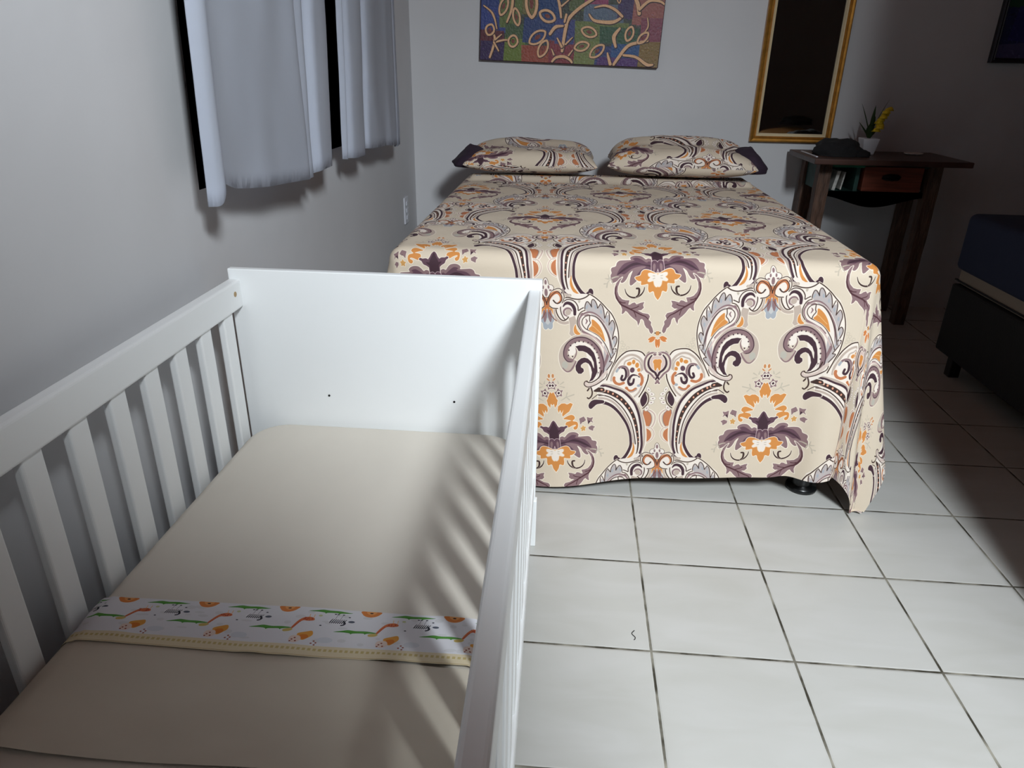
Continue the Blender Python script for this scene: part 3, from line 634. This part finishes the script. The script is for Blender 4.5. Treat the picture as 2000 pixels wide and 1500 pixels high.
band_o = obj('animal_print_border', sheet_piece(BAND_Y0, BAND_Y1, .022, amp=.014, seed=4), M['band'], ts, True)
band_o['label'] = 'white border printed with small animals'

# ------------------------------------------------------------------ double bed
bed = thing('double_bed', 'double bed base and mattress hidden under the paisley bedspread', 'bed', (.8, 4.9, 0))
obj('bed_base', box(-1.22, 2.82, 2.22, 7.75, .45, 1.35, .04), M['tick'], bed)
obj('bed_mattress', slab(-1.24, 2.84, 2.2, 7.8, 1.36, 2.27, .2, .12), M['tick'], bed, True)
for lx, ly in ((2.70, 2.36), (-1.05, 2.36), (2.70, 7.5), (-1.05, 7.5)):
    b = lathe(lx, ly, [(.145, 0), (.15, .02), (.14, .05), (.10, .06), (.10, .08), (.115, .2), (.12, .38), (.12, .46)], 26)
    o = obj('leg', b, M['plastic'], bed, True); o['label'] = 'black plastic foot'

TH = math.radians(5.3); CT, ST = math.cos(TH), math.sin(TH)
bxL, bxR, byF, bzT, RR = -1.32, 2.93, 2.10, 2.325, .13
def profile(e, flare):
    if e < RR*1.5708:
        a = e/RR; return RR*math.sin(a), RR*(1-math.cos(a))
    d = e-RR*1.5708; return RR+d*math.sin(flare), RR+d*math.cos(flare)
def drape(x, y):
    ex = x-(bxR-RR); exl = (bxL+RR)-x; ey = (byF+RR)-y
    px, py, pz = x, y, bzT
    pz += .012*noise.fractal(Vector((x*1.3, y*1.1, 0)), .9, 2, 3)
    if y > 6.3: pz += .05*math.exp(-((y-6.62-.05*math.sin(x*2))/.09)**2)-.02*math.exp(-((y-6.45)/.08)**2)
    side = 1
    if exl > 0 and exl > ex: ex = exl; side = -1
    edge = bxR-RR if side > 0 else bxL+RR
    if ex <= 0 and ey <= 0: return Vector((px, py, pz))
    if ex > 0 and ey > 0:
        rho = math.hypot(ex, ey); phi = math.atan2(ey, ex)
    elif ex > 0: rho, phi = ex, 0.0
    else: rho, phi = ey, math.pi/2
    o_, dr = profile(rho, .02+.15*math.cos(phi)**1.5 if ex > 0 else .02)
    d = max(0, rho-RR*1.5708)
    if 0 < phi < 1.57: o_ += d*(.06*math.sin(2*phi)+.06*math.sin(6*phi)*math.sin(2*phi))
    if phi > 1.5:
        o_ += d*(.014*math.sin(x*2.3+.8)+.012*math.sin(x*5.1)) + .035*d*math.exp(-((x-(bxR-.25))/.16)**2)-.03*d*math.exp(-((x-(bxR-.48))/.12)**2)
    if phi < .07: o_ += d*(.03*math.sin(y*3.3+1)+.02*math.sin(y*7))
    z = bzT-dr
    lim = .014
    if z < lim: o_ += (lim-z)*.12; z = lim+.02*abs(math.sin(rho*9))
    nx_, ny_ = math.cos(phi)*side, -math.sin(phi)
    bx_ = edge if ex > 0 else x; by_ = byF+RR if ey > 0 else y
    if side < 0: o_ = min(o_, .36)
    return Vector((bx_+nx_*o_, by_+ny_*o_, z))
def fab_uv(x, y):
    yy = y if y < byF else byF+(y-byF)*.95
    dx, dy = x-1.038-.05*max(0, y-byF), yy-(byF+.57*RR-(bzT-2.264))
    p = dx*CT+dy*ST; q = dx*ST-dy*CT
    return p/1.93, -q/3.304
KX, KY = 4.78, .33
bm = bmesh.new(); uvl = bm.loops.layers.uv.new('uv'); rows = []
LW, LH, NX, NY = 8.15, 7.3, 230, 190
for j in range(NY):
    row = []
    for i in range(NX):
        a = -LW*(1-i/(NX-1)); b_ = LH*j/(NY-1)
        x = KX+a*CT-b_*ST; y = KY+a*ST+b_*CT
        y = y+.018*math.sin(a*3.1)*max(0, 1-b_/.5) if b_ < .5 else y
        row.append((bm.verts.new(drape(x, y)), fab_uv(x, y), y))
    rows.append(row)
for j in range(NY-1):
    for i in range(NX-1):
        q = (rows[j][i], rows[j][i+1], rows[j+1][i+1], rows[j+1][i])
        if min(v[2] for v in q) > 7.75: continue
        f = bm.faces.new([v[0] for v in q]); f.smooth = True
        for l, v in zip(f.loops, q): l[uvl].uv = v[1]
bmesh.ops.delete(bm, geom=[v for v in bm.verts if not v.link_faces], context='VERTS')
o = obj('bedspread', bm, M['paisley'], None, True, origin=(.8, 4.9, 2.3))
tag(o, 'cream bedspread with plum and orange paisley print draped over the double bed', 'bedspread')

# pillows
def pillow(name, label, cx, cy, z0, a, b_, h, rz, uvoff, uvrot, seed, flap):
    P = thing(name, label, 'pillow', (cx, cy, z0), 'paisley pillows at the head of the double bed')
    bm = bmesh.new(); uvl = bm.loops.layers.uv.new('uv'); n = 44; R = Matrix.Rotation(rz, 3, 'Z')
    def pt(u, v, top):
        e = (1-abs(u)**3.2)*(1-abs(v)**3.2); e = max(0, e)
        hh = e**.42
        x = u*a*(1-.07*(1-abs(u))*0-.06*(v*v)*0)*(1-.05*(1-v*v)*u*u); y = v*b_*(1-.10*(1-u*u)*v*v)
        nn = noise.fractal(Vector((u*1.5+seed, v*1.5, 0)), .9, 2, 3)
        z = h*(.62*hh*(1+.12*nn)) if top else -h*.38*hh
        tilt = .55*max(0, v)*h
        q = R @ Vector((x, y, 0)); return Vector((cx+q.x, cy+q.y, z0+h*.38+z+tilt*(hh if top else .2)))
    def uvf(u, v, top):
        x, y = u*a, v*b_; s = 1 if top else -1
        c_, s_ = math.cos(uvrot), math.sin(uvrot); return ((x*c_-y*s_)/1.93+uvoff[0], (x*s_+y*c_)/3.304*1.0+uvoff[1])
    for top in (True, False):
        vs2 = [[bm.verts.new(pt(math.sin(math.pi/2*(2*i/(n-1)-1)), math.sin(math.pi/2*(2*j/(n-1)-1)), top)) for i in range(n)] for j in range(n)]
        for j in range(n-1):
            for i in range(n-1):
                ij = [(i, j), (i+1, j), (i+1, j+1), (i, j+1)]
                if not top: ij.reverse()
                f = bm.faces.new([vs2[k[1]][k[0]] for k in ij]); f.smooth = True
                for l, k in zip(f.loops, ij): l[uvl].uv = uvf((2*k[0]/(n-1)-1)*1.08, (2*k[1]/(n-1)-1)*1.25*(1 if top else -1), top)
    bmesh.ops.remove_doubles(bm, verts=bm.verts, dist=.0004)
    obj('pillowcase', bm, M['paisley'], P, True)
    # the plum lining that pokes out of the open end
    sgn = flap
    q = R @ Vector((sgn*a*.95, -.02, 0))
    bm = lump((cx+q.x, cy+q.y, z0+h*.22), (.27, b_*.8, h*.62), seed, .12, 1.3, .3, 4)
    for v in bm.verts:
        k = max(0, (v.co.x-cx-q.x)*sgn/.27); v.co.z = z0+h*.3+(v.co.z-z0-h*.3)*(1-.75*k) if v.co.z > z0+h*.3 else v.co.z
    obj('pillow_lining', bm, M['plum'], P, True)
    return P
pillow('pillow', 'paisley pillow at the left head of the bed, nearer the curtained wall', -.36, 7.32, 2.352, .98, .58, .36, .03, (.18, .36), math.pi*.97, 1, -1)
pillow('pillow', 'paisley pillow at the right head of the bed, beneath the tall mirror', 1.86, 7.32, 2.352, 1.06, .58, .43, -.04, (.34, .10), .1, 5, 1)

# ------------------------------------------------------------------ curtains, rod, window behind
wn = obj('window_1', box(XL+.002, XL+.03, 1.35, 6.4, 3.3, 6.1, .005), M['white']); wn['kind'] = 'structure'
for y0 in (1.5, 4.0):
    obj('pane', box(XL+.03, XL+.034, y0, y0+2.25, 3.45, 5.95), M['glasspane'], wn)
rod = obj('curtain_rod', tube([(-2.24, .7, 6.45), (-2.24, 7.2, 6.45)], .035, 12), M['rod'], None, True, origin=(-2.24, 4, 6.45)); tag(rod, 'steel rod carrying both curtains on the left wall', 'curtain rod')
for y in (.8, 7.1): obj('bracket', box(XL, -2.27, y, y+.05, 6.42, 6.48), M['rod'], rod)
def curtain(label, bot, topp, hem, lin_d):
    c = thing('curtain', label, 'curtain', (-2.25, (bot[0][0]+bot[-1][0])/2, 2.8), 'white curtains on the left wall')
    def curve(P, n=120):
        P = [Vector((a, b, 0)) for a, b in P]; out = []
        for k in range(n):
            t = k/(n-1)*(len(P)-1); i = min(int(t), len(P)-2); f = t-i
            p0, p1, p2, p3 = P[max(i-1, 0)], P[i], P[i+1], P[min(i+2, len(P)-1)]
            out.append(.5*((2*p1)+(p2-p0)*f+(2*p0-5*p1+4*p2-p3)*f*f+(3*p1-p0-3*p2+p3)*f**3))
        return out
    A, B = curve(bot), curve(topp)
    H = curve([(i/(len(hem)-1), h) for i, h in enumerate(hem)])
    def cl(dy=0, dx=0, lo=0, k0=0, k1=119):
        def fn(u, v):
            k = int(round(k0+u*(k1-k0))); a, b = A[k], B[k]; t = v; z0 = H[k].y+lo; z = z0+(6.405-z0)*t
            p = a.lerp(b, min(1, t*1.35)); wob = .012*noise.noise(Vector((p.x*3, z*1.4, 3)))
            curl = 0
            return Vector((-2.25+p.y+wob+dx, p.x+dy, z))
        return fn
    bm = grid(120, 30, cl()); bmesh.ops.solidify(bm, geom=bm.faces[:], thickness=.006)
    obj('curtain_panel', bm, M['curtain'], c, True)
    d0, dx = lin_d
    bm = grid(60, 12, lambda u, v: Vector((-2.25+dx, bot[0][0]-d0+u*(bot[-1][0]-bot[0][0]+d0-.1)+(topp[0][0]-bot[0][0])*min(1, v*1.35)*(1-u), (hem[0]+.12)*(1-v)+6.405*v)))
    bmesh.ops.solidify(bm, geom=bm.faces[:], thickness=.006)
    obj('blackout_lining', bm, M['lining'], c, True)['label'] = 'navy lining showing along the edge'
    return c
curtain('white curtain with navy lining nearest the crib, wide smooth panel', 
        [(.92, .0), (.98, .06), (1.06, .075), (1.14, .03), (1.4, .02), (1.8, .05), (2.3, .07), (2.68, .10), (2.74, .05), (2.80, .0), (2.95, .04), (3.02, -.02), (3.08, .0), (3.12, .06), (3.2, .075), (3.45, .07), (3.52, .02), (3.6, -.02)],
        [(1.12, .0), (1.2, .05), (1.28, .06), (1.38, .02), (1.6, .02), (2.0, .04), (2.4, .06), (2.7, .09), (2.78, .05), (2.9, .0), (3.1, .05), (3.2, -.02), (3.28, .0), (3.36, .06), (3.5, .075), (3.75, .07), (3.82, .02), (3.9, -.02)],
        [2.86, 2.87, 3.0, 2.92, 2.86, 2.82, 2.80, 2.79, 2.80, 2.81, 2.83, 2.84, 2.84, 2.85], (.03, -.03))
curtain('white curtain with navy lining farther along, beside the room corner',
        [(4.02, .0), (4.07, .05), (4.12, .02), (4.2, .0), (4.28, .06), (4.5, .08), (4.72, .06), (4.8, -.02), (4.95, -.01), (5.02, .05), (5.3, .07), (5.75, .05), (6.0, .07), (6.35, .06), (6.45, .0), (6.55, .03), (6.7, .02)],
        [(4.3, .0), (4.36, .05), (4.42, .02), (4.5, .0), (4.6, .06), (4.8, .08), (5.0, .06), (5.1, -.02), (5.2, -.01), (5.3, .05), (5.5, .07), (5.85, .05), (6.1, .07), (6.4, .06), (6.5, .0), (6.6, .03), (6.75, .02)],
        [2.84, 2.83, 2.83, 2.82, 2.82, 2.86, 2.85, 2.82, 2.78, 2.74, 2.76], (.26, -.05))

# ------------------------------------------------------------------ outlet plate on the left wall
ot = obj('socket_plate', box(XL, XL+.025, 7.80, 8.05, 1.37, 1.80, .006), M['plate']); tag(ot, 'white triple socket plate low on the left wall by the corner', 'socket')
for z in (1.47, 1.585, 1.70): obj('socket_module', box(XL+.024, XL+.04, 7.87, 7.98, z-.035, z+.035, .006), M['plate'], ot)

# ------------------------------------------------------------------ pictures and mirror
def rot_pts(b, c, ang):
    for v in b.verts:
        dx, dz = v.co.x-c[0], v.co.z-c[1]; v.co.x = c[0]+dx*math.cos(ang)-dz*math.sin(ang); v.co.z = c[1]+dx*math.sin(ang)+dz*math.cos(ang)
    return b
pc = (.135, 4.4); pa = -math.radians(1.6)
pt_ = thing('painting', 'colourful canvas painting of pale leafy branches above the double bed', 'painting', (.135, 8.74, 3.86))
obj('canvas', rot_pts(box(-1.31, 1.58, 8.70, 8.798, 3.86, 5.55, .012), pc, pa), M['canvas_edge'], pt_)
bm = bmesh.new(); uvl = bm.loops.layers.uv.new('uv')
cs = [(-1.30, 3.87), (1.57, 3.87), (1.57, 5.54), (-1.30, 5.54)]
vv = [bm.verts.new((x, 8.696, z)) for x, z in cs]; f = bm.faces.new(vv)
for l, uvc in zip(f.loops, ((0, 0), (1, 0), (1, 1), (0, 1))): l[uvl].uv = uvc
obj('painted_surface', rot_pts(bm, pc, pa), M['painting'], pt_)

mr = thing('wall_mirror', 'tall rectangular mirror in a gilded frame on the back wall', 'mirror', (3.83, 8.75, 2.74))
mx0, mx1, mz0, mz1 = 3.175, 4.47, 2.74, 6.9
def frame(x0, x1, z0, z1, wd, y0, y1, bv):
    bm = bmesh.new()
    prof = [(0, y1), (0, y0+.02), (wd*.25, y0), (wd*.6, y0+.012), (wd*.75, y0+.004), (wd, y0+.03), (wd, y1)]
    rings = []
    for ins, y in prof: rings.append([bm.verts.new((x0+ins, y, z0+ins)), bm.verts.new((x1-ins, y, z0+ins)), bm.verts.new((x1-ins, y, z1-ins)), bm.verts.new((x0+ins, y, z1-ins))])
    for a, b in zip(rings, rings[1:]):
        for i in range(4): k = (i+1) % 4; bm.faces.new((a[i], a[k], b[k], b[i]))
    bmesh.ops.recalc_face_normals(bm, faces=bm.faces[:]); return bm
obj('frame', frame(mx0, mx1, mz0, mz1, .085, 8.70, 8.798, .01), M['gold'], mr)
obj('frame_liner', frame(mx0+.083, mx1-.083, mz0+.083, mz1-.083, .05, 8.715, 8.79, .01), M['liner'], mr)
obj('mirror_glass', box(mx0+.12, mx1-.12, 8.765, 8.785, mz0+.12, mz1-.12), M['glass'], mr)

pf = thing('framed_picture', 'dark framed picture in deep blue and green at the far right', 'picture', (7.2, 8.75, 3.98))
obj('frame', frame(6.64, 8.0, 3.98, 5.8, .07, 8.70, 8.798, .01), M['boxframe'], pf)
bm = bmesh.new(); uvl = bm.loops.layers.uv.new('uv')
f = bm.faces.new([bm.verts.new((x, 8.75, z)) for x, z in ((6.7, 4.04), (7.94, 4.04), (7.94, 5.74), (6.7, 5.74))])
for l, uvc in zip(f.loops, ((0, 0), (1, 0), (1, 1), (0, 1))): l[uvl].uv = uvc
obj('picture_surface', bm, M['picture2'], pf)

# ------------------------------------------------------------------ console table
tb = thing('console_table', 'rustic dark wood console table with a red drawer beneath the mirror', 'table', (5.0, 8.1, 0))
b = box(3.83, 6.08, 7.28, 8.68, 2.56, 2.64, .012)
obj('table_top', b, M['woodtop'], tb)
def leg(x0, y0, seed):
    def fn(u, v):
        a = u*4; k = int(a) % 4; f = a-int(a); cs = [(0, 0), (1, 0), (1, 1), (0, 1)]; p, q = cs[k], cs[(k+1) % 4]
        x = p[0]+(q[0]-p[0])*f; y = p[1]+(q[1]-p[1])*f; z = 2.56*v
        n = noise.noise(Vector((u*9, z*4, seed)))*.016
        cx, cy = x-.5, y-.5; s = .185*(1-.06*(1-v))
        return Vector((x0+.09+cx*(s+n), y0+.09+cy*(s+n), z))
    bm = grid(32, 40, fn, closed_u=True)
    bmesh.ops.contextual_create(bm, geom=[e for e in bm.edges if e.is_boundary and all(v.co.z < .01 for v in e.verts)])
    return bm
for i, (x0, y0) in enumerate(((4.06, 7.72), (5.70, 7.72), (4.06, 8.46), (5.70, 8.46))): obj('leg', leg(x0, y0, i*3.7), M['wood'], tb)
obj('side_board', box(4.10, 4.16, 7.9, 8.48, 2.12, 2.5, .01), M['dgreen'], tb)
obj('side_board', box(5.78, 5.84, 7.9, 8.48, 2.12, 2.5, .01), M['dgreen'], tb)
b = box(4.24, 5.70, 7.78, 8.6, 2.48, 2.56); box(4.24, 5.70, 7.80, 8.6, 2.06, 2.12, bm=b); box(4.24, 5.70, 8.52, 8.6, 2.1, 2.5, bm=b); box(4.64, 4.70, 7.80, 8.55, 2.1, 2.5, bm=b)
obj('green_cabinet', b, M['dgreen'], tb)
obj('front_strip', box(4.25, 4.9, 7.765, 7.785, 2.475, 2.555, .004), M['green'], tb)
def apron(u, v):
    x = 4.24+1.46*u; lo = 1.99+.05*math.cos(u*6.283)*1.0-.06*math.sin(u*3.14); return Vector((x, 7.80, lo+(2.12-lo)*v))
bm = grid(30, 3, apron); bmesh.ops.solidify(bm, geom=bm.faces[:], thickness=-.04); obj('apron', bm, M['dgreen'], tb)
dr = obj('drawer', box(4.74, 5.62, 7.74, 8.4, 2.13, 2.50, .012), M['red'], tb)
b = tube([(5.02, 7.735, 2.34), (5.05, 7.70, 2.325), (5.15, 7.69, 2.315), (5.24, 7.70, 2.325), (5.27, 7.735, 2.34)], .018, 8)
join(b, lump((5.145, 7.72, 2.33), (.14, .02, .045), 3, .1, 1.5, .5, 3))
obj('drawer_handle', b, M['iron'], dr, True)

b = box(4.45, 4.47, 7.83, 8.2, 2.135, 2.40)
rot_pts(b, (4.46, 2.13), -.12)
b2 = box(4.33, 4.38, 7.84, 8.2, 2.125, 2.42, .004); rot_pts(b2, (4.33, 2.12), -.16)
o = obj('paper_stack', join(b2, b), M['paper'], None, origin=(4.4, 8, 2.12)); tag(o, 'white papers standing in the green slot left of the red drawer', 'papers')

# things on the console
bm = lump((4.33, 7.9, 2.64), (.36, .30, .20), 2, .22, 1.6, .25, 4)
join(bm, lump((4.62, 7.78, 2.64), (.16, .16, .09), 5, .2, 2, .2, 3))
o = obj('cloth_cap', bm, M['black'], None, True, origin=(4.4, 8, 2.64)); tag(o, 'crumpled black cloth cap on the left of the console table', 'cap')
vp = thing('potted_flowers', 'small white pot of yellow artificial flowers on the console table', 'potted plant', (4.86, 8.15, 2.64))
b = bmesh.new(); bmesh.ops.create_cube(b, size=1)
for v in b.verts:
    k = .085 if v.co.z < 0 else .125; v.co = Vector((4.86+math.copysign(k, v.co.x), 8.15+math.copysign(k, v.co.y), 2.64+(0 if v.co.z < 0 else .24)))
bevel(b, .012); obj('pot', b, M['pot'], vp)
def blade(p, dx, dy, h, wd, bend):
    def fn(u, v):
        t = v; w_ = 1.5*wd*math.sin(math.pi*min(1, t*.92+.06))*(u-.5); a = math.atan2(dy, dx)
        return Vector((p[0]+dx*(t**bend)-math.sin(a)*w_, p[1]+dy*(t**bend)+math.cos(a)*w_*.4+(u-.5)*w_, p[2]+h*t-abs(u-.5)*.01))
    g = grid(4, 10, fn); bmesh.ops.solidify(g, geom=g.faces[:], thickness=.004); return g
for dx, dy, h, wd in ((-.22, -.02, .52, .05), (-.12, .02, .36, .06), (-.02, -.05, .50, .04), (.05, .06, .34, .06), (.14, -.02, .30, .08), (.20, .03, .60, .03), (-.17, .08, .25, .07), (.1, -.09, .22, .08), (-.06, -.1, .25, .08), (.24, -.04, .28, .06)):
    obj('leaf', blade((4.86, 8.15, 2.86), dx, dy, h, wd, 1.4), M['leaf'], vp, True)
for k in range(9):
    t = k/8; c = (4.93+.13*t+random.uniform(-.035, .035), 8.12+random.uniform(-.04, .04), 2.98+.30*t)
    obj('flower', lump(c, (.062, .05, .06), k, .35, 2.5, .0, 2), M['yellow'], vp, True)
b = box(3.90, 3.93, 7.5, 8.3, 2.642, 2.655, .003); o = obj('pen', b, M['pot'], None, origin=(3.915, 7.9, 2.64)); tag(o, 'thin white pen lying along the left edge of the console table', 'pen')
b = lathe(5.62, 8.25, [(.10, 2.642), (.135, 2.655), (.14, 2.668), (.125, 2.665), (.09, 2.652)], 28); o = obj('saucer', b, M['paper'], None, True, origin=(5.62, 8.25, 2.64)); tag(o, 'small pale saucer on the right side of the console table', 'saucer')

# ------------------------------------------------------------------ second bed at right
b2 = thing('single_bed', 'black box bed with a navy cover in the dark right corner', 'bed', (6.8, 3, 0))
obj('box_base', box(5.47, 8.1, .2, 5.87, .29, 1.23, .03), M['blackup'], b2)
mt = obj('mattress', slab(5.49, 8.1, .22, 5.86, 1.24, 2.05, .12, .06), M['tick'], b2, True)
obj('piping', box(5.475, 5.50, .25, 5.84, 1.28, 1.30), M['blackup'], mt)
obj('navy_cover', slab(5.44, 8.12, .1, 5.90, 1.43, 2.16, .12, .08), M['navy'], b2, True)
for lx, ly in ((5.62, 5.55), (7.9, 5.55), (5.62, .4), (7.9, .4)): obj('leg', box(lx-.07, lx+.07, ly-.07, ly+.07, 0, .30, .01), M['leg'], b2)
bm = lump((5.95, 4.75, 2.16), (.33, .35, .26), 8, .2, 1.5, .3, 4); o = obj('dark_bag', bm, M['black'], None, True, origin=(5.9, 4.75, 2.16)); tag(o, 'black bag resting on the navy cover of the single bed', 'bag')
bm = lump((5.9, 1.1, 2.16), (.75, .5, .22), 11, .08, 1.2, .5, 4); o = obj('tan_cushion', bm, M['tan'], None, True, origin=(5.9, 1.1, 2.16)); tag(o, 'tan canvas bag on the single bed, seen in the mirror', 'bag')
bm = lump((6.05, 1.15, 2.56), (.42, .32, .16), 14, .25, 1.8, .3, 4); o = obj('black_jacket', bm, M['black'], None, True, origin=(5.9, 1.1, 2.48)); tag(o, 'black jacket heaped on the tan bag, seen in the mirror', 'jacket')

# a dark hair on the tiles
pts = [(.885+.012*math.sin(k*.9), .095+.012*k, .004) for k in range(9)]
o = obj('hair_strand', tube(pts, .0028, 5), M['dark'], None, True, origin=(.89, .14, 0)); tag(o, 'short curled dark hair lying on a floor tile beside the crib', 'hair')
